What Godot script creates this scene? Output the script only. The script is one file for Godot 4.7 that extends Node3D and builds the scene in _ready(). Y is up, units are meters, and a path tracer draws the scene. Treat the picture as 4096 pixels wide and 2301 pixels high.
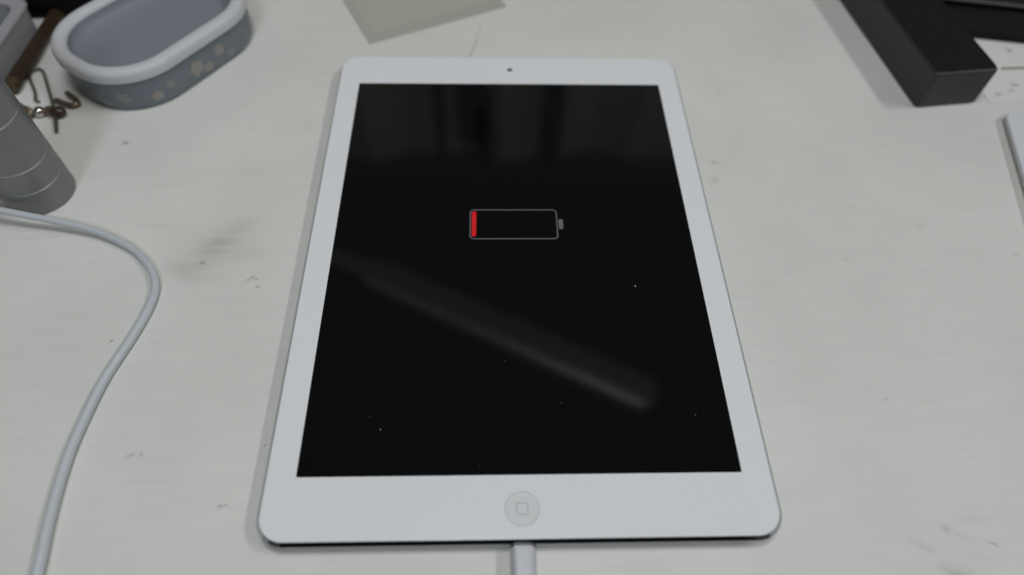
extends Node3D
# All lengths below are in millimetres and are turned into metres by MM.
const MM := 0.001
var names := {}

# ---------------------------------------------------------------- helpers
func lin(r: float, g: float, b: float) -> Color:
	return Color(r, g, b).linear_to_srgb()

func mat(called: String, c: Color, rough := 0.6, metal := 0.0, spec := 0.5) -> StandardMaterial3D:
	var m := StandardMaterial3D.new()
	m.resource_name = called
	m.albedo_color = c
	m.roughness = rough
	m.metallic = metal
	m.metallic_specular = spec
	return m

func numbered(called: String) -> String:
	var n: int = names.get(called, 0)
	names[called] = n + 1
	return called if n == 0 else "%s_%03d" % [called, n]

func tag(o: Node3D, label: String, category := "", group := "", kind := "") -> void:
	if label: o.set_meta("label", label)
	if category: o.set_meta("category", category)
	if group: o.set_meta("group", group)
	if kind: o.set_meta("kind", kind)

func thing(called: String, label: String, category: String, at := Vector3.ZERO, turn := 0.0) -> Node3D:
	var o := Node3D.new()
	o.name = numbered(called)
	add_child(o)
	o.position = at * MM
	o.rotation.y = turn
	tag(o, label, category)
	return o

# triangles: flat array of points in mm; hard edges where faces meet at more than `crease` degrees
func build(called: String, tris: PackedVector3Array, m: Material, parent: Node = self, crease := 38.0, closed := true, uv_box := Rect2()) -> MeshInstance3D:
	var vol := 0.0
	if closed:
		for i in range(0, tris.size(), 3):
			vol += tris[i].dot(tris[i + 1].cross(tris[i + 2]))
	if vol > 0.0:   # Godot's front faces run clockwise
		for i in range(0, tris.size(), 3):
			var k := tris[i + 1]
			tris[i + 1] = tris[i + 2]
			tris[i + 2] = k
	var nf := tris.size() / 3
	var fn := PackedVector3Array()
	fn.resize(nf)
	var at := {}
	for f in nf:
		fn[f] = (tris[f * 3 + 2] - tris[f * 3]).cross(tris[f * 3 + 1] - tris[f * 3])
		for k in 3:
			var key := (tris[f * 3 + k] * 1000.0).round()
			if not at.has(key): at[key] = []
			at[key].append(f)
	var limit := cos(deg_to_rad(crease))
	var normals := PackedVector3Array()
	normals.resize(nf * 3)
	for f in nf:
		var own := fn[f].normalized()
		for k in 3:
			var s := Vector3.ZERO
			for g in at[(tris[f * 3 + k] * 1000.0).round()]:
				if fn[g].normalized().dot(own) >= limit: s += fn[g]
			normals[f * 3 + k] = s.normalized() if s.length() > 1e-12 else Vector3.UP
	var verts := PackedVector3Array()
	verts.resize(nf * 3)
	for i in nf * 3: verts[i] = tris[i] * MM
	var arrays := []
	arrays.resize(Mesh.ARRAY_MAX)
	arrays[Mesh.ARRAY_VERTEX] = verts
	arrays[Mesh.ARRAY_NORMAL] = normals
	if uv_box.size.x > 0.0:
		var uv := PackedVector2Array()
		uv.resize(nf * 3)
		for i in nf * 3:
			uv[i] = Vector2((tris[i].x - uv_box.position.x) / uv_box.size.x, (tris[i].z - uv_box.position.y) / uv_box.size.y)
		arrays[Mesh.ARRAY_TEX_UV] = uv
	var mesh := ArrayMesh.new()
	mesh.add_surface_from_arrays(Mesh.PRIMITIVE_TRIANGLES, arrays)
	var o := MeshInstance3D.new()
	o.mesh = mesh
	o.material_override = m
	o.name = numbered(called) if parent == self else called
	parent.add_child(o, true)
	return o

# ring of a rounded rectangle with half sizes a (x) and b (z)
func rr(a: float, b: float, r: float, y: float, n := 8, c := Vector2.ZERO) -> PackedVector3Array:
	var out := PackedVector3Array()
	r = clampf(r, 0.01, minf(a, b))
	for q in 4:
		var cx := (a - r) * (1.0 if q == 0 or q == 3 else -1.0)
		var cz := (b - r) * (1.0 if q < 2 else -1.0)
		for k in n + 1:
			var t := (q + float(k) / n) * PI / 2.0
			out.append(Vector3(c.x + cx + cos(t) * r, y, c.y + cz + sin(t) * r))
	return out

func circle(r: float, y: float, n := 40, c := Vector2.ZERO) -> PackedVector3Array:
	var out := PackedVector3Array()
	for k in n:
		out.append(Vector3(c.x + cos(TAU * k / n) * r, y, c.y + sin(TAU * k / n) * r))
	return out

func loft(rings: Array, cap_first := true, cap_last := true) -> PackedVector3Array:
	var t := PackedVector3Array()
	for i in rings.size() - 1:
		var a: PackedVector3Array = rings[i]
		var b: PackedVector3Array = rings[i + 1]
		var n := a.size()
		for k in n:
			var j := (k + 1) % n
			for v in [a[k], b[k], b[j], a[k], b[j], a[j]]: t.append(v)
	for e in [[cap_first, rings[0], true], [cap_last, rings[-1], false]]:
		if not e[0]: continue
		var ring: PackedVector3Array = e[1]
		var c := Vector3.ZERO
		for v in ring: c += v
		c /= ring.size()
		for k in ring.size():
			var p := ring[k]
			var q := ring[(k + 1) % ring.size()]
			if e[2]:
				for v in [c, p, q]: t.append(v)
			else:
				for v in [c, q, p]: t.append(v)
	return t

# a block standing on y0 with rounded plan corners and rounded upper and lower edges
func block(w: float, h: float, d: float, bevel := 1.0, corner := 1.0, y0 := 0.0, c := Vector2.ZERO, n := 6) -> PackedVector3Array:
	var rings := []
	for k in 4:
		var t := PI / 2.0 * k / 3.0
		var s := bevel * (1.0 - sin(t))
		rings.append(rr(w / 2 - s, d / 2 - s, corner - s, y0 + bevel * (1.0 - cos(t)), n, c))
	for k in 4:
		var t := PI / 2.0 * (3 - k) / 3.0
		var s := bevel * (1.0 - sin(t))
		rings.append(rr(w / 2 - s, d / 2 - s, corner - s, y0 + h - bevel * (1.0 - cos(t)), n, c))
	return loft(rings)

func moved(t: PackedVector3Array, x: Transform3D) -> PackedVector3Array:
	return x * t

func smooth_path(pts: Array, per := 8) -> PackedVector3Array:
	var out := PackedVector3Array()
	for i in pts.size() - 1:
		var p0: Vector3 = pts[maxi(i - 1, 0)]
		var p1: Vector3 = pts[i]
		var p2: Vector3 = pts[i + 1]
		var p3: Vector3 = pts[mini(i + 2, pts.size() - 1)]
		for k in per:
			out.append(p1.cubic_interpolate(p2, p0, p3, float(k) / per))
	out.append(pts[-1])
	return out

func tube(path: PackedVector3Array, r0: float, r1: float, sides := 14) -> PackedVector3Array:
	var rings := []
	var side := Vector3.ZERO
	for i in path.size():
		var d := (path[mini(i + 1, path.size() - 1)] - path[maxi(i - 1, 0)]).normalized()
		if side == Vector3.ZERO:
			side = d.cross(Vector3.UP if absf(d.y) < 0.9 else Vector3.RIGHT).normalized()
		side = (side - d * side.dot(d)).normalized()
		var up := side.cross(d)
		var r := lerpf(r0, r1, float(i) / (path.size() - 1))
		var ring := PackedVector3Array()
		for k in sides:
			ring.append(path[i] + side * cos(TAU * k / sides) * r + up * sin(TAU * k / sides) * r)
		rings.append(ring)
	return loft(rings)

func ball(r: float, at: Vector3, n := 16) -> PackedVector3Array:
	var rings := []
	for i in range(1, n):
		var t := PI * i / n - PI / 2
		var ring := PackedVector3Array()
		for k in n * 2:
			ring.append(at + Vector3(cos(t) * cos(PI * k / n), sin(t), cos(t) * sin(PI * k / n)) * r)
		rings.append(ring)
	return loft(rings)

# a flat ring between two outlines, with a little thickness
func band(outer: PackedVector3Array, inner: PackedVector3Array, h: float) -> PackedVector3Array:
	var up := Vector3(0, h, 0)
	var o2 := PackedVector3Array()
	var i2 := PackedVector3Array()
	for v in outer: o2.append(v + up)
	for v in inner: i2.append(v + up)
	return loft([outer, o2, i2, inner, outer], false, false)

# ---------------------------------------------------------------- textures
const TX0 := -320.0
const TZ0 := -195.0
const TW := 640.0
const TH := 360.0

func desk_images() -> Array:
	var w := 2048
	var h := 1152
	var fine := FastNoiseLite.new()
	fine.seed = 11
	fine.noise_type = FastNoiseLite.TYPE_SIMPLEX
	fine.frequency = 0.16
	fine.fractal_octaves = 2
	var a := fine.get_image(96, h, false, false, false)
	a.resize(w, h, Image.INTERPOLATE_CUBIC)
	fine.seed = 12
	fine.frequency = 0.05
	fine.fractal_octaves = 3
	var b := fine.get_image(300, h, false, false, false)
	b.resize(w, h, Image.INTERPOLATE_CUBIC)
	fine.seed = 13
	fine.frequency = 0.012
	fine.fractal_octaves = 4
	var c := fine.get_image(w / 4, h / 4, false, false, false)
	c.resize(w, h, Image.INTERPOLATE_CUBIC)
	for im in [a, b, c]: im.convert(Image.FORMAT_L8)
	var A: PackedByteArray = a.get_data()
	var B: PackedByteArray = b.get_data()
	var C: PackedByteArray = c.get_data()
	# grey smudges: x, z, half sizes, slant, strength
	var smudges := [
		[-124.5, -3.0, 8.0, 6.0, 0.35, 0.17], [-121.0, -8.0, 16.0, 9.0, 0.2, 0.07], [-131.0, 5.0, 12.0, 5.0, 0.1, 0.12],
		[-133.0, 9.5, 10.0, 3.5, 0.0, 0.10], [-116.0, -14.0, 7.0, 5.0, 0.5, 0.10], [-113.0, 1.0, 14.0, 5.0, 0.0, 0.06],
		[-128.5, 13.5, 14.0, 2.5, 0.0, 0.06], [-150.0, -14.0, 7.0, 1.3, 0.0, 0.10], [-100.0, -76.0, 13.0, 7.0, 0.3, 0.06], [-118.0, -48.0, 12.0, 5.0, 0.2, 0.04],
		[95.2, -52.6, 1.6, 1.3, 0.0, 0.13], [93.5, -41.4, 1.6, 2.0, 0.0, 0.12], [97.5, -51.0, 1.2, 0.9, 0.0, 0.07], [115.0, -105.0, 18.0, 10.0, 0.3, 0.035],
		[140.5, 130.5, 6.0, 3.0, -0.3, 0.24], [137.0, 129.0, 3.5, 1.2, -0.4, 0.2], [131.0, 121.0, 5.0, 1.6, -0.5, 0.13], [141.0, 116.0, 1.6, 1.4, 0.0, 0.11],
		[151.0, 113.0, 4.0, 2.0, 0.0, 0.08], [146.0, 118.5, 4.0, 1.2, -0.4, 0.08], [155.0, 121.0, 1.8, 0.5, -0.5, 0.22], [149.0, 125.0, 5.0, 1.5, -0.4, 0.07],
		[-180.0, -64.2, 1.5, 1.2, 0.0, 0.25], [-106.5, 12.8, 0.7, 0.9, 0.0, 0.25], [-104.8, 13.5, 0.6, 0.6, 0.0, 0.28], [-103.6, 17.5, 0.8, 0.7, 0.4, 0.3], [-108.0, 14.0, 0.9, 0.6, 0.4, 0.2],
		[-153.8, 42.3, 0.7, 0.4, 0.4, 0.5], [-133.4, 87.5, 1.6, 0.8, 0.3, 0.14], [-130.0, 87.0, 0.6, 1.1, 0.0, 0.14], [-99.3, 105.3, 1.0, 0.5, 0.0, 0.25], [-97.5, 105.0, 0.6, 0.4, 0.0, 0.25],
		[-88.5, 84.5, 0.4, 0.3, 0.0, 0.5], [-128.3, 5.4, 1.3, 0.8, 0.0, 0.24], [-201.0, -8.0, 5.0, 1.5, 0.2, 0.12], [-193.0, -8.5, 3.0, 1.3, 0.0, 0.08],
		[105.0, 16.0, 5.0, 3.0, 0.3, 0.05], [180.0, -14.0, 2.0, 1.4, 0.0, 0.05], [216.0, 2.0, 1.8, 1.2, 0.0, 0.06], [205.0, -26.0, 5.0, 2.0, 0.0, 0.04], [172.0, 10.0, 2.5, 1.0, 0.0, 0.05],
	]
	var rng := RandomNumberGenerator.new()
	rng.seed = 5
	for k in 60:
		var far := rng.randf_range(-150.0, 125.0)
		smudges.append([rng.randf_range(-210.0, 210.0), far, rng.randf_range(0.5, 2.2), rng.randf_range(0.3, 0.8), rng.randf_range(-0.4, 0.4), rng.randf_range(0.03, 0.10)])
	var dark := PackedFloat32Array()
	dark.resize(w * h)
	for s in smudges:
		var reach: float = maxf(s[2], s[3]) * 2.2 + 1.0
		var x0 := maxi(0, int((s[0] - reach - TX0) / TW * w))
		var x1 := mini(w - 1, int((s[0] + reach - TX0) / TW * w))
		var z0 := maxi(0, int((s[1] - reach - TZ0) / TH * h))
		var z1 := mini(h - 1, int((s[1] + reach - TZ0) / TH * h))
		for j in range(z0, z1 + 1):
			for i in range(x0, x1 + 1):
				var dx: float = TX0 + (i + 0.5) * TW / w - s[0]
				var dz: float = TZ0 + (j + 0.5) * TH / h - s[1]
				var u: float = (dx - dz * 0.3 * signf(s[4])) / s[2]
				var v: float = (dz + dx * s[4]) / s[3]
				var d := exp(-1.2 * (u * u + v * v))
				if d > 0.01:
					var n := j * w + i
					var grain: float = 1.0 if s[2] < 2.5 else clampf(0.5 + 1.2 * (B[n] / 255.0 - 0.2), 0.3, 1.4)
					dark[n] += d * s[5] * grain * (0.85 if s[2] < 2.5 else 0.5)
	# a faint pencil stroke beyond the tablet
	for k in 260:
		var t := k / 259.0
		var px := lerpf(-21.9, -14.0, t) + 0.8 * sin(t * 4.0)
		var pz := lerpf(-126.0, -160.0, t)
		var i0 := int((px - TX0) / TW * w)
		var j0 := int((pz - TZ0) / TH * h)
		for di in range(-2, 3):
			dark[j0 * w + i0 + di] = maxf(dark[j0 * w + i0 + di], (0.17 - 0.05 * t) * exp(-0.35 * di * di) * (0.5 if t > 0.55 else 1.0))
	var out := PackedByteArray()
	out.resize(w * h * 3)
	var bump := PackedByteArray()
	bump.resize(w * h)
	for n in w * h:
		var v := 1.0 + (A[n] - 128) * 0.00006 + (B[n] - 128) * 0.00006 + (C[n] - 128) * 0.00016
		v *= 1.0 - minf(dark[n], 0.8)
		var warm := dark[n] * 8.0
		out[n * 3] = clampi(int(221.0 * v), 0, 255)
		out[n * 3 + 1] = clampi(int(220.0 * v), 0, 255)
		out[n * 3 + 2] = clampi(int(214.0 * v - warm), 0, 255)
		bump[n] = A[n]
	return [Image.create_from_data(w, h, false, Image.FORMAT_RGB8, out), Image.create_from_data(w, h, false, Image.FORMAT_L8, bump)]

# ---------------------------------------------------------------- scene
func _ready() -> void:
	# camera: measured from the tablet's known size
	var cam := Camera3D.new()
	cam.name = "camera"
	cam.position = Vector3(-10.05, 228.99, 175.22) * MM
	cam.rotation = Vector3(-0.96907979, -0.05633495, 0.0432058)
	cam.near = 0.01
	cam.far = 20.0
	var lens := CameraAttributesPhysical.new()
	lens.frustum_focal_length = 28.526
	lens.frustum_near = 0.01
	lens.frustum_far = 20.0
	lens.exposure_aperture = 5.2
	lens.frustum_focus_distance = 0.262
	cam.attributes = lens
	add_child(cam)
	cam.current = true

	var env := Environment.new()
	env.background_mode = Environment.BG_COLOR
	env.background_color = lin(0.070, 0.068, 0.065)
	env.background_energy_multiplier = 1.0
	env.tonemap_mode = Environment.TONE_MAPPER_LINEAR
	env.tonemap_exposure = 0.915
	env.sdfgi_enabled = true
	env.ssao_enabled = true
	env.ssil_enabled = true
	var we := WorldEnvironment.new()
	we.name = "environment"
	we.environment = env
	add_child(we)

	# two room lamps and one added overhead fill lamp, all out of view
	ceiling_lamp("tube_lamp", "long narrow white tube lamp to the side above the desk", Vector3(1850, 2130, 60), Vector3(0, 0, 0), Vector2(165, 1050), 10.6, Color(0.97, 0.985, 1.0))
	ceiling_lamp("panel_lamp", "small square white panel lamp high in front of the desk", Vector3(-205, 2000, 1560), Vector3(-200, 0, -40), Vector2(390, 390), 7.2, Color(0.92, 0.96, 1.0))
	ceiling_lamp("panel_lamp", "added square white fill lamp straight above the desk", Vector3(-10, 760, 60), Vector3(-10, 0, 59), Vector2(180, 180), 5.2, Color(0.975, 0.985, 0.985))  # unseen lamp added as soft fill over the desk

	desk()
	surroundings()
	tablet()
	charging_cable()
	metal_tube()
	plastic_box()
	small_metal_things()
	left_back()
	black_stand()
	paper_things()

func ceiling_lamp(called: String, label: String, at: Vector3, aim: Vector3, size: Vector2, energy: float, tint: Color) -> void:
	var o := thing(called, label, "lamp", at)
	o.look_at_from_position(at * MM, aim * MM, Vector3.FORWARD if absf((aim - at).normalized().z) < 0.5 else Vector3.UP)
	var turn := Transform3D(Basis(Vector3.RIGHT, PI / 2.0), Vector3.ZERO)   # the block's top (+y) becomes +z, away from the desk
	build("housing", moved(block(size.x + 30, 40, size.y + 30, 4, 6, 4), turn), mat("lamp_housing", lin(0.7, 0.7, 0.7), 0.5), o)
	var glow := mat("lamp_diffuser", lin(0.8, 0.8, 0.8), 0.5)
	glow.emission_enabled = true
	glow.emission = tint
	glow.emission_energy_multiplier = 1.5
	build("diffuser", moved(block(size.x, 3, size.y, 0.5, 3, 0.5), turn), glow, o)
	var l := AreaLight3D.new()
	l.name = "lamp_light"
	l.area_size = size * MM
	l.area_normalize_energy = false
	l.light_color = tint
	l.light_energy = energy
	l.area_range = 8.0
	l.area_attenuation = 2.0
	l.shadow_enabled = true
	l.position = Vector3(0, 0, -0.004)
	o.add_child(l)

func desk() -> void:
	var im := desk_images()
	var m := mat("white_desk_paint", Color.WHITE, 0.55, 0.0, 0.4)
	m.albedo_texture = ImageTexture.create_from_image(im[0])
	m.heightmap_enabled = true
	m.heightmap_texture = ImageTexture.create_from_image(im[1])
	m.heightmap_scale = 0.0008
	var o := build("desk", block(1400, 28, 800, 2, 8, -28, Vector2(0, -60)), m, self, 38.0, true, Rect2(TX0, TZ0, TW, TH))
	tag(o, "white painted desk top with fine streaks and grey smudges under everything", "desk")

func surroundings() -> void:
	# what the dark glass of the tablet mirrors: a switched-off desk lamp, a hanging cloth, and dark forms added for the reflections
	var shade := mat("lamp_plastic", lin(0.80, 0.77, 0.76), 0.5)
	var lp := Vector3(-330, 0, -390)
	var o := thing("desk_lamp", "switched-off desk lamp with a long slim arm reaching over behind the tablet", "lamp", lp)
	build("base", block(140, 18, 140, 4, 60, 0), shade, o)
	build("post", tube(smooth_path([Vector3(0, 16, 0), Vector3(-4, 230, -14), Vector3(0, 452, 0)], 6), 8, 8), shade, o)
	build("arm", tube(PackedVector3Array([Vector3(-6, 449, -3), Vector3(-152, 449, -306) - Vector3(lp.x, 0, lp.z)]), 8.5, 8.5, 14), shade, o)
	var head_dir := Vector3(0.884, 0, 0.467).normalized()
	var turn := Transform3D(Basis(head_dir, Vector3.UP, head_dir.cross(Vector3.UP)), Vector3(3.2, 440, -224.4) - lp)
	build("head", moved(block(366, 22, 29, 3, 12, 0), turn), shade, o)
	var cloth := mat("beige_cloth", lin(0.50, 0.45, 0.40), 0.9, 0.0, 0.2)
	var rings := []
	var front := PackedVector3Array()
	var n := 90
	for k in n + 1:
		var x := lerpf(-650, 700, float(k) / n)
		front.append(Vector3(x, 0, -640 + 9 * sin(x * 0.026 + 0.6) + 6 * sin(x * 0.061 + 1.0) + 2 * sin(x * 0.15)))
	var back := PackedVector3Array()
	for k in n + 1: back.append(front[n - k] + Vector3(0, 0, -4))
	var ring := front.duplicate()
	ring.append_array(back)
	for y in [0.0, 250.0, 450.0, 590.0]:
		var r2 := PackedVector3Array()
		for v in ring: r2.append(v + Vector3(0, y, 0))
		rings.append(r2)
	var c := build("hanging_cloth", loft(rings, false, false), cloth)
	tag(build("fade_panel", block(1350, 700, 8, 1, 2, 0, Vector2(25, -690)), mat("fade_panel_brown", lin(0.26, 0.23, 0.21), 0.9, 0.0, 0.2)), "brown panel added behind the beige cloth to soften its mirrored top edge", "curtain")  # added panel, lets the mirrored cloth fade out in two steps
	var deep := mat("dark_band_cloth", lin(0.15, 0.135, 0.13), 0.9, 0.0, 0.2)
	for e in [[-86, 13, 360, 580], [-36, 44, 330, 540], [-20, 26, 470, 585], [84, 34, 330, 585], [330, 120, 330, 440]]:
		build("dark_band", block(e[1], e[3] - e[2], 4, 1, 1.5, e[2], Vector2(e[0], -618)), deep, c)  # strips added to give dark streaks in the screen reflection
	tag(c, "beige cloth hanging in folds behind the desk", "curtain")
	var ch := thing("dark_reflected_form", "added black padded form mirrored in the tablet edge", "reflection_form", Vector3(-10, 0, 640))  # unseen form added so the tablet's lower edge mirrors something dark
	build("form_pad", moved(block(560, 60, 620, 20, 60, 0), Transform3D(Basis(Vector3.RIGHT, PI / 2 + 0.05), Vector3(0, 300, 0))), mat("dark_form_fabric", lin(0.02, 0.021, 0.026), 0.9, 0.0, 0.2), ch)

func tablet() -> void:
	var o := thing("tablet", "white tablet computer with black screen showing a nearly empty red battery", "tablet")
	var alu := mat("aluminium", lin(0.55, 0.55, 0.56), 0.35, 0.9)
	var shine := mat("polished_edge", lin(0.50, 0.51, 0.54), 0.08, 1.0)
	var white := mat("white_glass", lin(0.82, 0.826, 0.835), 0.10, 0.0, 0.42)
	var A := 84.75
	var B := 120.4
	var R := 9.8
	var rings := []
	for e in [[9.0, 0.0], [5.5, 0.3], [3.0, 1.0], [1.4, 2.2], [0.5, 3.7], [0.1, 4.9], [0.0, 5.6], [0.0, 6.1]]:
		rings.append(rr(A - e[0], B - e[0], R - e[0] * 0.5, e[1], 12))
	build("body", loft(rings), alu, o)
	build("chamfer", loft([rr(A, B, R, 6.102, 12), rr(A - 0.03, B - 0.03, R, 6.16, 12), rr(A - 1.15, B - 1.15, R - 1.1, 7.38, 12), rr(A - 2.0, B - 2.0, R - 1.5, 7.38, 12), rr(A - 2.0, B - 2.0, R - 1.5, 6.1, 12), rr(A, B, R, 6.102, 12)], false, false), shine, o)
	# front glass: a white frame round the screen opening
	var hw := 73.9
	var hh := 98.55
	var outer := []
	for e in [[1.25, 6.9], [1.25, 7.40], [1.32, 7.47], [1.45, 7.5]]:
		outer.append(rr(A - e[0], B - e[0], R - e[0], e[1], 12))
	outer.append(rr(hw, hh, 0.5, 7.5, 12))
	outer.append(rr(hw, hh, 0.5, 6.9, 12))
	outer.append(outer[0])
	build("front_glass", loft(outer, false, false), white, o)
	var black := mat("black_screen_glass", lin(0.0020, 0.0021, 0.0027), 0.06, 0.0, 0.5)
	var scr := build("screen", loft([rr(hw - 0.02, hh - 0.02, 0.5, 6.9, 12), rr(hw - 0.02, hh - 0.02, 0.5, 7.48, 12)]), black, o)
	# the battery sign on the screen
	var grey := mat("icon_grey_light", lin(0.01, 0.01, 0.01), 0.4)
	grey.emission_enabled = true
	grey.emission = lin(0.075, 0.078, 0.086)
	grey.emission_energy_multiplier = 1.0
	var pale := mat("icon_pale_light", lin(0.01, 0.01, 0.01), 0.4)
	pale.emission_enabled = true
	pale.emission = lin(0.085, 0.095, 0.108)
	var red := mat("icon_red_light", lin(0.02, 0.002, 0.002), 0.4)
	red.emission_enabled = true
	red.emission = lin(0.50, 0.008, 0.010)
	var y := 7.49
	var cz := -8.9
	build("battery_outline", band(rr(18.5, 8.1, 2.0, y, 8, Vector2(-0.1, cz)), rr(17.95, 7.55, 1.5, y, 8, Vector2(-0.1, cz)), 0.03), grey, scr)
	build("battery_tip", loft([rr(0.95, 2.75, 0.9, y, 6, Vector2(19.75, cz)), rr(0.95, 2.75, 0.9, y + 0.03, 6, Vector2(19.75, cz))]), pale, scr)
	build("battery_level", loft([rr(0.93, 6.75, 0.8, y, 6, Vector2(-16.75, cz - 0.2)), rr(0.93, 6.75, 0.8, y + 0.03, 6, Vector2(-16.75, cz - 0.2))]), red, scr)
	# front camera
	var dark := mat("camera_glass", lin(0.02, 0.022, 0.025), 0.1)
	var lensring := build("front_camera", loft([circle(1.35, 7.49, 24, Vector2(0.1, -109.3)), circle(1.35, 7.52, 24, Vector2(0.1, -109.3))]), mat("camera_ring", lin(0.12, 0.13, 0.14), 0.3), o)
	build("camera_lens", loft([circle(0.85, 7.52, 20, Vector2(0.1, -109.3)), circle(0.8, 7.54, 20, Vector2(0.1, -109.3))]), dark, lensring)
	# home button: a shallow dish with a thin groove round it and a grey rounded square
	var hb := Vector2(0.05, 109.75)
	var dish := []
	for e in [[5.45, 7.46], [5.45, 7.53], [5.3, 7.57], [5.1, 7.52], [4.2, 7.515], [2.5, 7.51], [0.4, 7.505]]:
		dish.append(circle(e[0], e[1], 48, hb))
	var button := build("home_button", loft(dish), mat("button_white", lin(0.70, 0.705, 0.70), 0.22, 0.0, 0.4), o, 60.0)
	build("button_groove", band(circle(5.62, 7.492, 48, hb), circle(5.46, 7.492, 48, hb), 0.012), mat("groove_grey", lin(0.36, 0.36, 0.37), 0.6), button)
	build("square_mark", band(rr(1.95, 1.95, 0.75, 7.51, 8, hb), rr(1.72, 1.72, 0.6, 7.51, 8, hb), 0.03), mat("mark_grey", lin(0.33, 0.33, 0.35), 0.4), button)
	build("charging_port", moved(block(8.6, 0.6, 2.4, 0.1, 1.15, 0), Transform3D(Basis(Vector3.RIGHT, PI / 2), Vector3(0.1, 4.2, 119.65))), mat("port_dark", lin(0.02, 0.02, 0.022), 0.5), o)
	# dust lying on the glass
	var t := PackedVector3Array()
	var rng := RandomNumberGenerator.new()
	rng.seed = 21
	var specks := [[47.3, 23.0, 0.36], [-47.8, 82.1, 0.2], [15.0, 72.7, 0.13], [61.8, 77.9, 0.15], [-13.7, 95.3, 0.09], [-51.8, 77.6, 0.1], [38.8, 0.6, 0.1], [-4.8, 56.0, 0.1], [-17.6, 3.8, 0.1], [-42.0, -71.0, 0.12], [10.5, 69.0, 0.09]]
	for k in 14: specks.append([rng.randf_range(-70, 70), rng.randf_range(-90, 95), rng.randf_range(0.03, 0.055)])
	for s in specks:
		t.append_array(moved(ball(s[2], Vector3.ZERO, 4), Transform3D(Basis(Vector3.UP, rng.randf() * 6.0).scaled(Vector3(1.0, 0.5, 0.8)), Vector3(s[0], 7.49 + s[2] * 0.3, s[1]))))
	var d := build("dust", t, mat("dust_white", lin(0.55, 0.56, 0.55), 0.9), self)
	tag(d, "white dust specks scattered on the black tablet screen", "dust", "", "stuff")

func charging_cable() -> void:
	var o := thing("charging_cable", "white charging cable plugged into the tablet and curving past the metal tube", "cable")
	var m := mat("cable_white", lin(0.54, 0.575, 0.595), 0.38, 0.0, 0.5)
	var path := [Vector3(-248, 12, -30), Vector3(-228, 9.5, -19.5), Vector3(-206.2, 7.5, -14.6), Vector3(-189.2, 5.5, -11.9), Vector3(-172.8, 3.4, -8.0), Vector3(-157.8, 2.1, -0.6), Vector3(-148.3, 1.9, 8.4), Vector3(-143.4, 1.9, 17.2), Vector3(-142.6, 1.9, 26.6), Vector3(-145.0, 1.95, 40.1), Vector3(-150.0, 2.0, 58.5), Vector3(-152.2, 2.05, 74.0), Vector3(-153.2, 2.1, 88.5), Vector3(-152.4, 2.1, 104.6), Vector3(-150.4, 2.1, 120.7), Vector3(-146.0, 2.1, 145.0), Vector3(-128, 2.1, 190), Vector3(-85, 2.1, 218), Vector3(-35, 2.2, 214), Vector3(-6, 2.6, 185), Vector3(0.1, 3.6, 152), Vector3(0.1, 4.2, 140)]
	build("cord", tube(smooth_path(path, 8), 1.45, 2.0, 18), m, o)
	var plug := mat("plug_white", lin(0.52, 0.52, 0.545), 0.35, 0.0, 0.5)
	var stand := Transform3D(Basis(Vector3.RIGHT, PI / 2), Vector3(0.1, 4.2, 121.0))   # block's height runs towards the viewer
	build("plug_body", moved(block(7.9, 15.5, 5.2, 0.5, 2.1, 0), stand), plug, o)
	build("strain_relief", tube(PackedVector3Array([Vector3(0.1, 4.2, 136.4), Vector3(0.1, 4.2, 145)]), 2.3, 2.05, 16), plug, o)
	build("plug_tip", moved(block(6.7, 2.6, 1.6, 0.2, 0.7, 0), Transform3D(Basis(Vector3.RIGHT, PI / 2), Vector3(0.1, 4.2, 118.8))), mat("plug_metal", lin(0.35, 0.34, 0.33), 0.35, 0.8), o)

func metal_tube() -> void:
	var o := thing("metal_tube", "grey ringed metal tube standing upright where the white cable passes", "tube", Vector3(-206.5, 0, -33))
	var m := mat("grey_metal", lin(0.25, 0.25, 0.25), 0.42, 0.8)
	var cut := mat("groove_highlight_metal", lin(0.45, 0.45, 0.45), 0.35, 0.6)  # lighter tone puts the highlight of the grooves into their colour
	var profile := [[12.6, 0.0], [13.6, 0.5], [14.0, 1.4], [14.0, 12.0], [13.85, 12.4]]
	var spans := [[0.0, 12.6], [12.9, 23.6], [23.9, 44.6], [45.0, 100.0]]
	for s in spans:
		var rings := []
		for e in [[13.3 if s[0] < 1 else 13.75, s[0]], [14.0, s[0] + (1.0 if s[0] < 1 else 0.25)], [14.0, s[1] - 0.3], [13.6, s[1]]]:
			rings.append(circle(e[0], e[1], 72))
		build("tube_section", loft(rings), m, o)
	for y in [12.6, 23.6, 44.6]:
		build("ring_groove", loft([circle(13.85, y - 0.1, 72), circle(13.85, y + 0.5, 72)]), cut, o)
	var navy := mat("navy_rubber", lin(0.012, 0.013, 0.024), 0.6)
	var k := build("rubber_cap", moved(block(14, 11, 15, 2.5, 6, 0), Transform3D(Basis(Vector3.UP, 0.4), Vector3(-229.0, 0, -35.0))), navy)
	tag(k, "small dark navy rubber cap lying against the foot of the metal tube", "cap")

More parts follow.
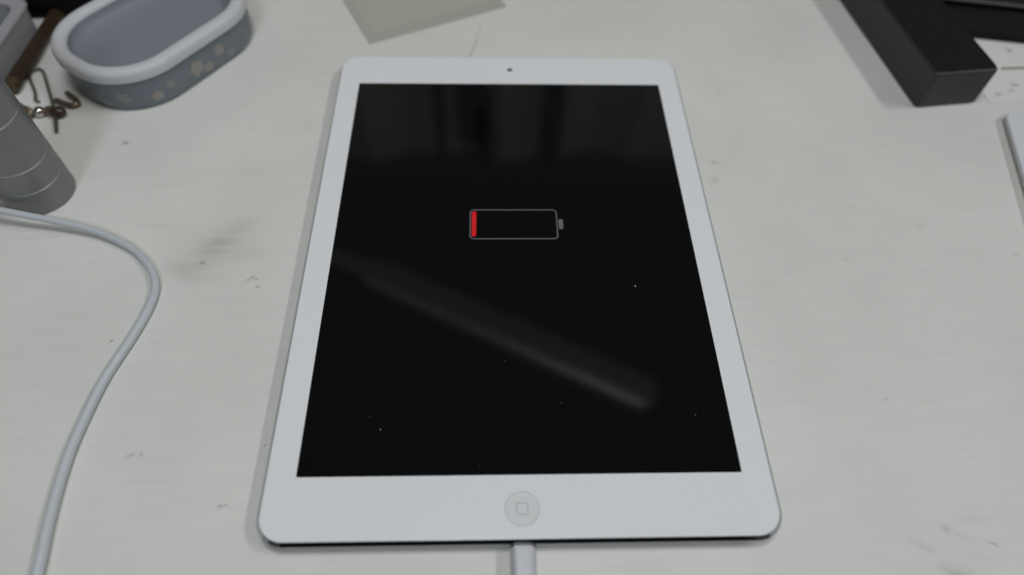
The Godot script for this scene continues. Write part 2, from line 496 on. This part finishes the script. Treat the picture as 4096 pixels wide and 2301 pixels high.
func plastic_box() -> void:
	var o := thing("food_box", "small translucent plastic box with pale rim, sunken cloudy lid and flower print", "box", Vector3(-177.39, 0, -130.35), 0.97)
	var a := 45.95
	var b := 31.84
	var r := 28.4
	var grey := mat("smoky_plastic", lin(0.20, 0.225, 0.255), 0.42, 0.0, 0.4)
	grey.backlight_enabled = true
	grey.backlight = Color(0.22, 0.24, 0.26)
	var pale := mat("pale_plastic", lin(0.62, 0.625, 0.64), 0.4, 0.0, 0.4)
	pale.backlight_enabled = true
	pale.backlight = Color(0.3, 0.3, 0.3)
	var rings := []
	for e in [[-4.0, 0.0], [-1.4, 0.6], [0.0, 2.6], [0.3, 10.0], [0.6, 18.4], [-2.0, 18.4], [-2.2, 10.0], [-3.0, 3.0], [-6.0, 1.0]]:
		rings.append(rr(a + e[0], b + e[0], r + e[0], e[1], 16))
	build("box_body", loft(rings), grey, o)
	rings = []
	for e in [[-2.6, 18.3], [-5.55, 20.8], [-6.0, 18.6], [-7.2, 16.6], [-9.4, 15.2], [-12.4, 14.4], [-16.0, 14.1], [-21.0, 14.0], [-26.0, 14.0], [-26.0, 13.0], [-6.4, 1.2], [-3.2, 3.2], [-2.4, 10.0], [-2.6, 18.3]]:
		rings.append(rr(a + e[0], b + e[0], r + e[0], e[1], 16))
	rings.append(rings[0])
	var frost := mat("frosted_plastic", lin(0.235, 0.25, 0.28), 0.5, 0.0, 0.35)
	frost.backlight_enabled = true
	frost.backlight = Color(0.25, 0.26, 0.28)
	build("box_lid", loft([rings[1], rings[2], rings[3], rings[4], rings[5], rings[6], rings[7], rings[8]], false, true), frost, o, 60.0, false)
	rings = []
	for e in [[0.7, 17.4], [1.3, 17.2], [1.7, 17.8], [1.6, 20.8], [1.0, 22.4], [-0.6, 23.3], [-2.6, 23.4], [-4.4, 22.8], [-5.5, 21.4], [-5.5, 19.7], [0.65, 18.5], [0.7, 17.4]]:
		rings.append(rr(a + e[0], b + e[0], r + e[0], e[1], 16))
	build("box_rim", loft(rings, false, false), pale, o, 50.0)
	# flower print on the side: flat petals that follow the wall
	var wall := rr(a, b, r, 0, 24)
	var run := PackedFloat32Array([0.0])
	for i in wall.size(): run.append(run[-1] + wall[i].distance_to(wall[(i + 1) % wall.size()]))
	var inks := [mat("print_beige", lin(0.32, 0.30, 0.275), 0.5), mat("print_grey", lin(0.265, 0.265, 0.265), 0.5)]
	var flowers := [[Vector2(-37.5, 18.6), 8.5, 2.2, 1], [Vector2(-30.6, 33.8), 6.5, 2.0, 0], [Vector2(-21.8, 35.5), 9.5, 1.7, 1], [Vector2(-5.5, 34.5), 8.8, 2.9, 0], [Vector2(1.0, 34.5), 5.6, 1.9, 0], [Vector2(9.5, 34), 10.5, 2.2, 0], [Vector2(15.5, 33), 5.6, 1.7, 1], [Vector2(-41.2, 4.7), 7.0, 2.0, 1], [Vector2(30, 21), 9.0, 2.0, 1], [Vector2(-40, 12), 5.0, 1.5, 1]]
	for f in flowers:
		var best := 0
		for i in wall.size():
			if Vector2(wall[i].x, wall[i].z).distance_to(f[0]) < Vector2(wall[best].x, wall[best].z).distance_to(f[0]): best = i
		# the straight sides hold few points: refine along them
		var s0: float = run[best]
		var near := 1e9
		for k in 200:
			var s := run[best] - 40.0 + 80.0 * k / 199.0
			var p := on_wall(wall, run, s, 0)
			var d := Vector2(p.x, p.z).distance_to(f[0])
			if d < near:
				near = d
				s0 = s
		var t := PackedVector3Array()
		for k in 6:
			var ang: float = TAU * k / 5.0 + f[1]
			var c: Vector2 = Vector2(cos(ang), sin(ang)) * f[2] * 0.95 if k < 5 else Vector2.ZERO
			var rad: float = f[2] * (0.62 if k < 5 else 0.45)
			for j in 10:
				for q in [Vector2.ZERO, Vector2.from_angle(TAU * j / 10) * rad, Vector2.from_angle(TAU * (j + 1) / 10) * rad]:
					t.append(on_wall(wall, run, s0 + c.x + q.x, f[1] + c.y + q.y, 0.12 + 0.02 * k))
		build("flower_print", t, inks[f[3]], o, 60.0, false)

func on_wall(wall: PackedVector3Array, run: PackedFloat32Array, s: float, h: float, off := 0.0) -> Vector3:
	s = fposmod(s, run[-1])
	var i := 0
	while i < wall.size() - 1 and run[i + 1] < s: i += 1
	var p := wall[i].lerp(wall[(i + 1) % wall.size()], (s - run[i]) / maxf(run[i + 1] - run[i], 1e-6))
	var d := (wall[(i + 1) % wall.size()] - wall[i]).normalized()
	var n := Vector3(d.z, 0, -d.x)
	if n.dot(p) < 0: n = -n
	h = clampf(h, 0.8, 17.2)
	var out: float = lerpf(-1.4, 0.0, clampf((h - 0.6) / 2.0, 0, 1)) if h < 2.6 else (lerpf(0.0, 0.3, (h - 2.6) / 7.4) if h < 10 else lerpf(0.3, 0.6, (h - 10) / 8.4))
	return p + n * (out + off) + Vector3(0, h, 0)

func small_metal_things() -> void:
	var steel := mat("dark_wire", lin(0.24, 0.22, 0.20), 0.35, 0.8)
	var clip := build("paper_clip", tube(smooth_path([Vector3(-228.5, 0.8, -91.3), Vector3(-230.8, 0.8, -92.6), Vector3(-233, 0.8, -98), Vector3(-239.6, 0.8, -109.0), Vector3(-240.4, 0.9, -113.3), Vector3(-238.0, 1.0, -115.6), Vector3(-234.8, 1.1, -113.6), Vector3(-228.3, 1.2, -102.2), Vector3(-220.5, 1.4, -88.0)], 6), 0.75, 0.75, 8), steel)
	tag(clip, "bent dark wire paper clip lying beside the brown pencil", "paper clip")
	var o := thing("key_charm", "small brown and chrome metal charm beside the grey metal tube", "key charm")
	var chrome := mat("chrome", lin(0.62, 0.58, 0.53), 0.12, 1.0)
	var dark := mat("brass_metal", lin(0.22, 0.175, 0.125), 0.35, 0.75)
	var brown := mat("brown_bead_lacquer", lin(0.05, 0.028, 0.018), 0.3)
	build("chrome_bead", ball(2.6, Vector3(-224.2, 2.6, -82.4), 14), chrome, o)
	build("brown_bead", moved(ball(3.0, Vector3.ZERO, 12), Transform3D(Basis.from_scale(Vector3(1.35, 0.9, 1.0)), Vector3(-215.8, 2.7, -82.2))), brown, o)
	build("dark_bead", moved(ball(2.5, Vector3.ZERO, 12), Transform3D(Basis.from_scale(Vector3(1.2, 0.9, 1.0)), Vector3(-219.8, 2.4, -83.4))), dark, o)
	build("link", tube(smooth_path([Vector3(-234.5, 3.5, -86.0), Vector3(-231.5, 4.2, -83.5), Vector3(-227.8, 3.0, -81.6), Vector3(-229.8, 1.4, -79.6), Vector3(-233.2, 1.5, -82.0), Vector3(-234.5, 3.5, -86.0)], 6), 1.3, 1.3, 10), dark, o)
	build("pin", tube(PackedVector3Array([Vector3(-216.3, 2.2, -80.0), Vector3(-212.9, 0.8, -70.0)]), 0.95, 0.85, 10), dark, o)
	build("hook", tube(smooth_path([Vector3(-220.5, 1.4, -92.0), Vector3(-216.0, 1.6, -89.6), Vector3(-211.4, 1.6, -88.0), Vector3(-209.3, 1.6, -89.6), Vector3(-212.0, 1.8, -93.0), Vector3(-216.6, 2.0, -96.6)], 6), 1.35, 1.35, 10), dark, o)

func left_back() -> void:
	var p := thing("pencil", "dark brown wooden pencil lying between the white tray and the plastic box", "pencil")
	var brown := mat("pencil_lacquer", lin(0.032, 0.019, 0.009), 0.45)
	var ends := [Vector3(-241.7, 3.6, -166), Vector3(-243.4, 3.6, -97.5)]
	build("barrel", tube(PackedVector3Array(ends), 3.6, 3.6, 6), brown, p, 20.0)
	build("end_band", tube(PackedVector3Array([ends[1] + Vector3(0.13, 0, -5.0), ends[1] + Vector3(0, 0, 0.3)]), 3.75, 3.7, 20), mat("pencil_ochre", lin(0.055, 0.036, 0.014), 0.5), p)
	# open white tray, its rim running beside the pencil
	var t := thing("white_tray", "pale grey plastic tray with a raised rim beside the brown pencil", "tray", Vector3(-285.5, 0, -120), -0.03)
	var w := mat("tray_plastic", lin(0.36, 0.36, 0.37), 0.5)
	var rings := []
	for e in [[-3.0, 0.0], [-1.5, 0.8], [-0.5, 15.0], [0.6, 18.0], [0.2, 19.0], [-4.6, 19.0], [-5.6, 18.2], [-7.0, 4.0], [-9.0, 2.6]]:
		rings.append(rr(40 + e[0], 31 + e[0], 9 + e[0] * 0.3, e[1], 6))
	build("tray_shell", loft(rings), w, t)
	var floor_part := build("tray_floor", block(60, 6, 42, 2, 5, 2.7), mat("floor_violet_grey", lin(0.13, 0.13, 0.155), 0.7), t)  # darker block filling the bottom of the tray
	floor_part.set_meta("label", "darker violet grey floor of the tray")
	# black pouch behind
	var b := thing("black_pouch", "black cloth pouch lying behind the tray and the plastic box", "pouch", Vector3(-264, 0, -194), 0.04)
	var cloth := mat("black_cloth", lin(0.008, 0.008, 0.010), 0.9, 0.0, 0.2)
	rings = []
	for e in [[-6.0, 0.0], [-1.0, 3.0], [0.0, 10.0], [-2.0, 20.0], [-9.0, 27.0], [-20.0, 30.0]]:
		var ring := rr(62 + e[0], 36 + e[0], 16 + e[0] * 0.4, e[1], 8)
		for i in ring.size():
			ring[i] += Vector3(1.6 * sin(ring[i].z * 0.21), 0.0 if e[1] < 1.0 else 1.2 * sin(ring[i].x * 0.16), 1.5 * sin(ring[i].x * 0.14 + 0.7))
		rings.append(ring)
	build("pouch_body", loft(rings), cloth, b, 60.0)
	build("zip", moved(block(84, 1.6, 4, 0.5, 1.5, 0), Transform3D(Basis.IDENTITY, Vector3(0, 29.6, 0))), mat("zip_black", lin(0.015, 0.015, 0.016), 0.4), b)

func black_stand() -> void:
	var turn := deg_to_rad(7.0)
	var o := thing("black_stand", "black plastic stand with square leg at the far edge of the desk", "stand", Vector3(204.7, 0, -90.7), turn)
	# own axes: x along the front face, z towards the viewer; the leg's near left foot is the origin
	var m := mat("black_plastic", lin(0.027, 0.026, 0.027), 0.45, 0.0, 0.5)
	build("leg", block(33.5, 20.5, 140, 1.2, 2.2, 0.5, Vector2(16.9, -70)), m, o)
	var dark := mat("black_top_plastic", lin(0.010, 0.0085, 0.008), 0.6, 0.0, 0.3)
	build("top_panel", block(31.5, 0.5, 138, 0.2, 1.6, 20.9, Vector2(17.2, -70.5)), dark, o)
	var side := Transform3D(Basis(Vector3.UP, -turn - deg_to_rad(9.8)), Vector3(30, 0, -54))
	build("plate", moved(block(120, 5.5, 22, 0.8, 1.0, 0.4, Vector2(66, -16.5)), side), dark, o)
	build("bar_highlight", moved(block(118, 1.6, 1.8, 0.7, 0.8, 7.4, Vector2(66, -29.0)), side), mat("highlight_grey", lin(0.10, 0.095, 0.10), 0.3), o)  # lighter strip painted in for the highlight along the rear bar
	build("rear_bar", moved(block(120, 8, 60, 1.2, 2.0, 0.4, Vector2(66, -58.5)), side), mat("black_gloss", lin(0.006, 0.006, 0.007), 0.25, 0.0, 0.5), o)

func paper_things() -> void:
	# printed sheet partly under the stand
	var s := thing("printed_sheet", "white printed paper sheet lying behind the square leg of the black stand", "paper", Vector3(290, 0, -125), 0.06)
	build("sheet", block(92, 0.25, 54, 0.08, 0.3, 0.02), mat("paper_white", lin(0.74, 0.73, 0.71), 0.8, 0.0, 0.2), s)
	var ink := mat("faded_ink", lin(0.52, 0.50, 0.475), 0.8)
	var tan := mat("tan_ink", lin(0.20, 0.12, 0.055), 0.8)
	for e in [[-14.5, -14.0, 3.4, 3.6, 0], [-26.0, 14.2, 4.2, 2.2, 0], [-30.0, 18.6, 3.0, 2.0, 0], [-38.5, 21.0, 3.2, 2.2, 0], [-20.0, 1.0, 14.0, 1.5, 1], [-12.0, 15.0, 5.0, 2.0, 0], [-2.0, -12.0, 5.0, 2.4, 0]]:
		build("print_mark", block(e[2], 0.05, e[3], 0.01, 0.7, 0.275, Vector2(e[0], e[1])), tan if e[4] else ink, s)
	# white slab at the far side
	var w := build("white_slab", loft([rr(63, 83, 5, 0, 8, Vector2(65, 85)), rr(63.8, 83.8, 5, 0.4, 8, Vector2(65, 85)), rr(64.8, 84.8, 6, 2.6, 8, Vector2(65, 85)), rr(65, 85, 6, 4.0, 8, Vector2(65, 85)), rr(64.8, 84.8, 6, 4.3, 8, Vector2(65, 85)), rr(64.3, 84.3, 6, 4.5, 8, Vector2(65, 85))]), mat("slab_white", lin(0.70, 0.71, 0.74), 0.4, 0.0, 0.4))
	w.position = Vector3(246.5, 0, -85.5) * MM
	w.rotation.y = -0.23
	tag(w, "thin glossy white slab with a rounded corner near the printed sheet", "slab")
	# grey-beige plastic wallet beyond the tablet
	var c := thing("plastic_sleeve", "flat grey beige plastic sleeve lying beyond the top of the tablet", "sleeve", Vector3(-73.8, 0, -139.2), deg_to_rad(25.3))
	var grey := mat("sleeve_grey", lin(0.48, 0.465, 0.41), 0.5, 0.0, 0.4)
	build("sleeve_sheet", block(81.5, 0.5, 110, 0.15, 1.0, 0.02, Vector2(40.7, -55)), grey, c)
	build("sleeve_border", moved(band(rr(40.4, 54.6, 1.0, 0.52, 4), rr(36.0, 47.0, 2.0, 0.52, 4), 0.15), Transform3D(Basis.IDENTITY, Vector3(40.7, 0, -55))), mat("sleeve_edge", lin(0.45, 0.435, 0.385), 0.45, 0.0, 0.4), c)
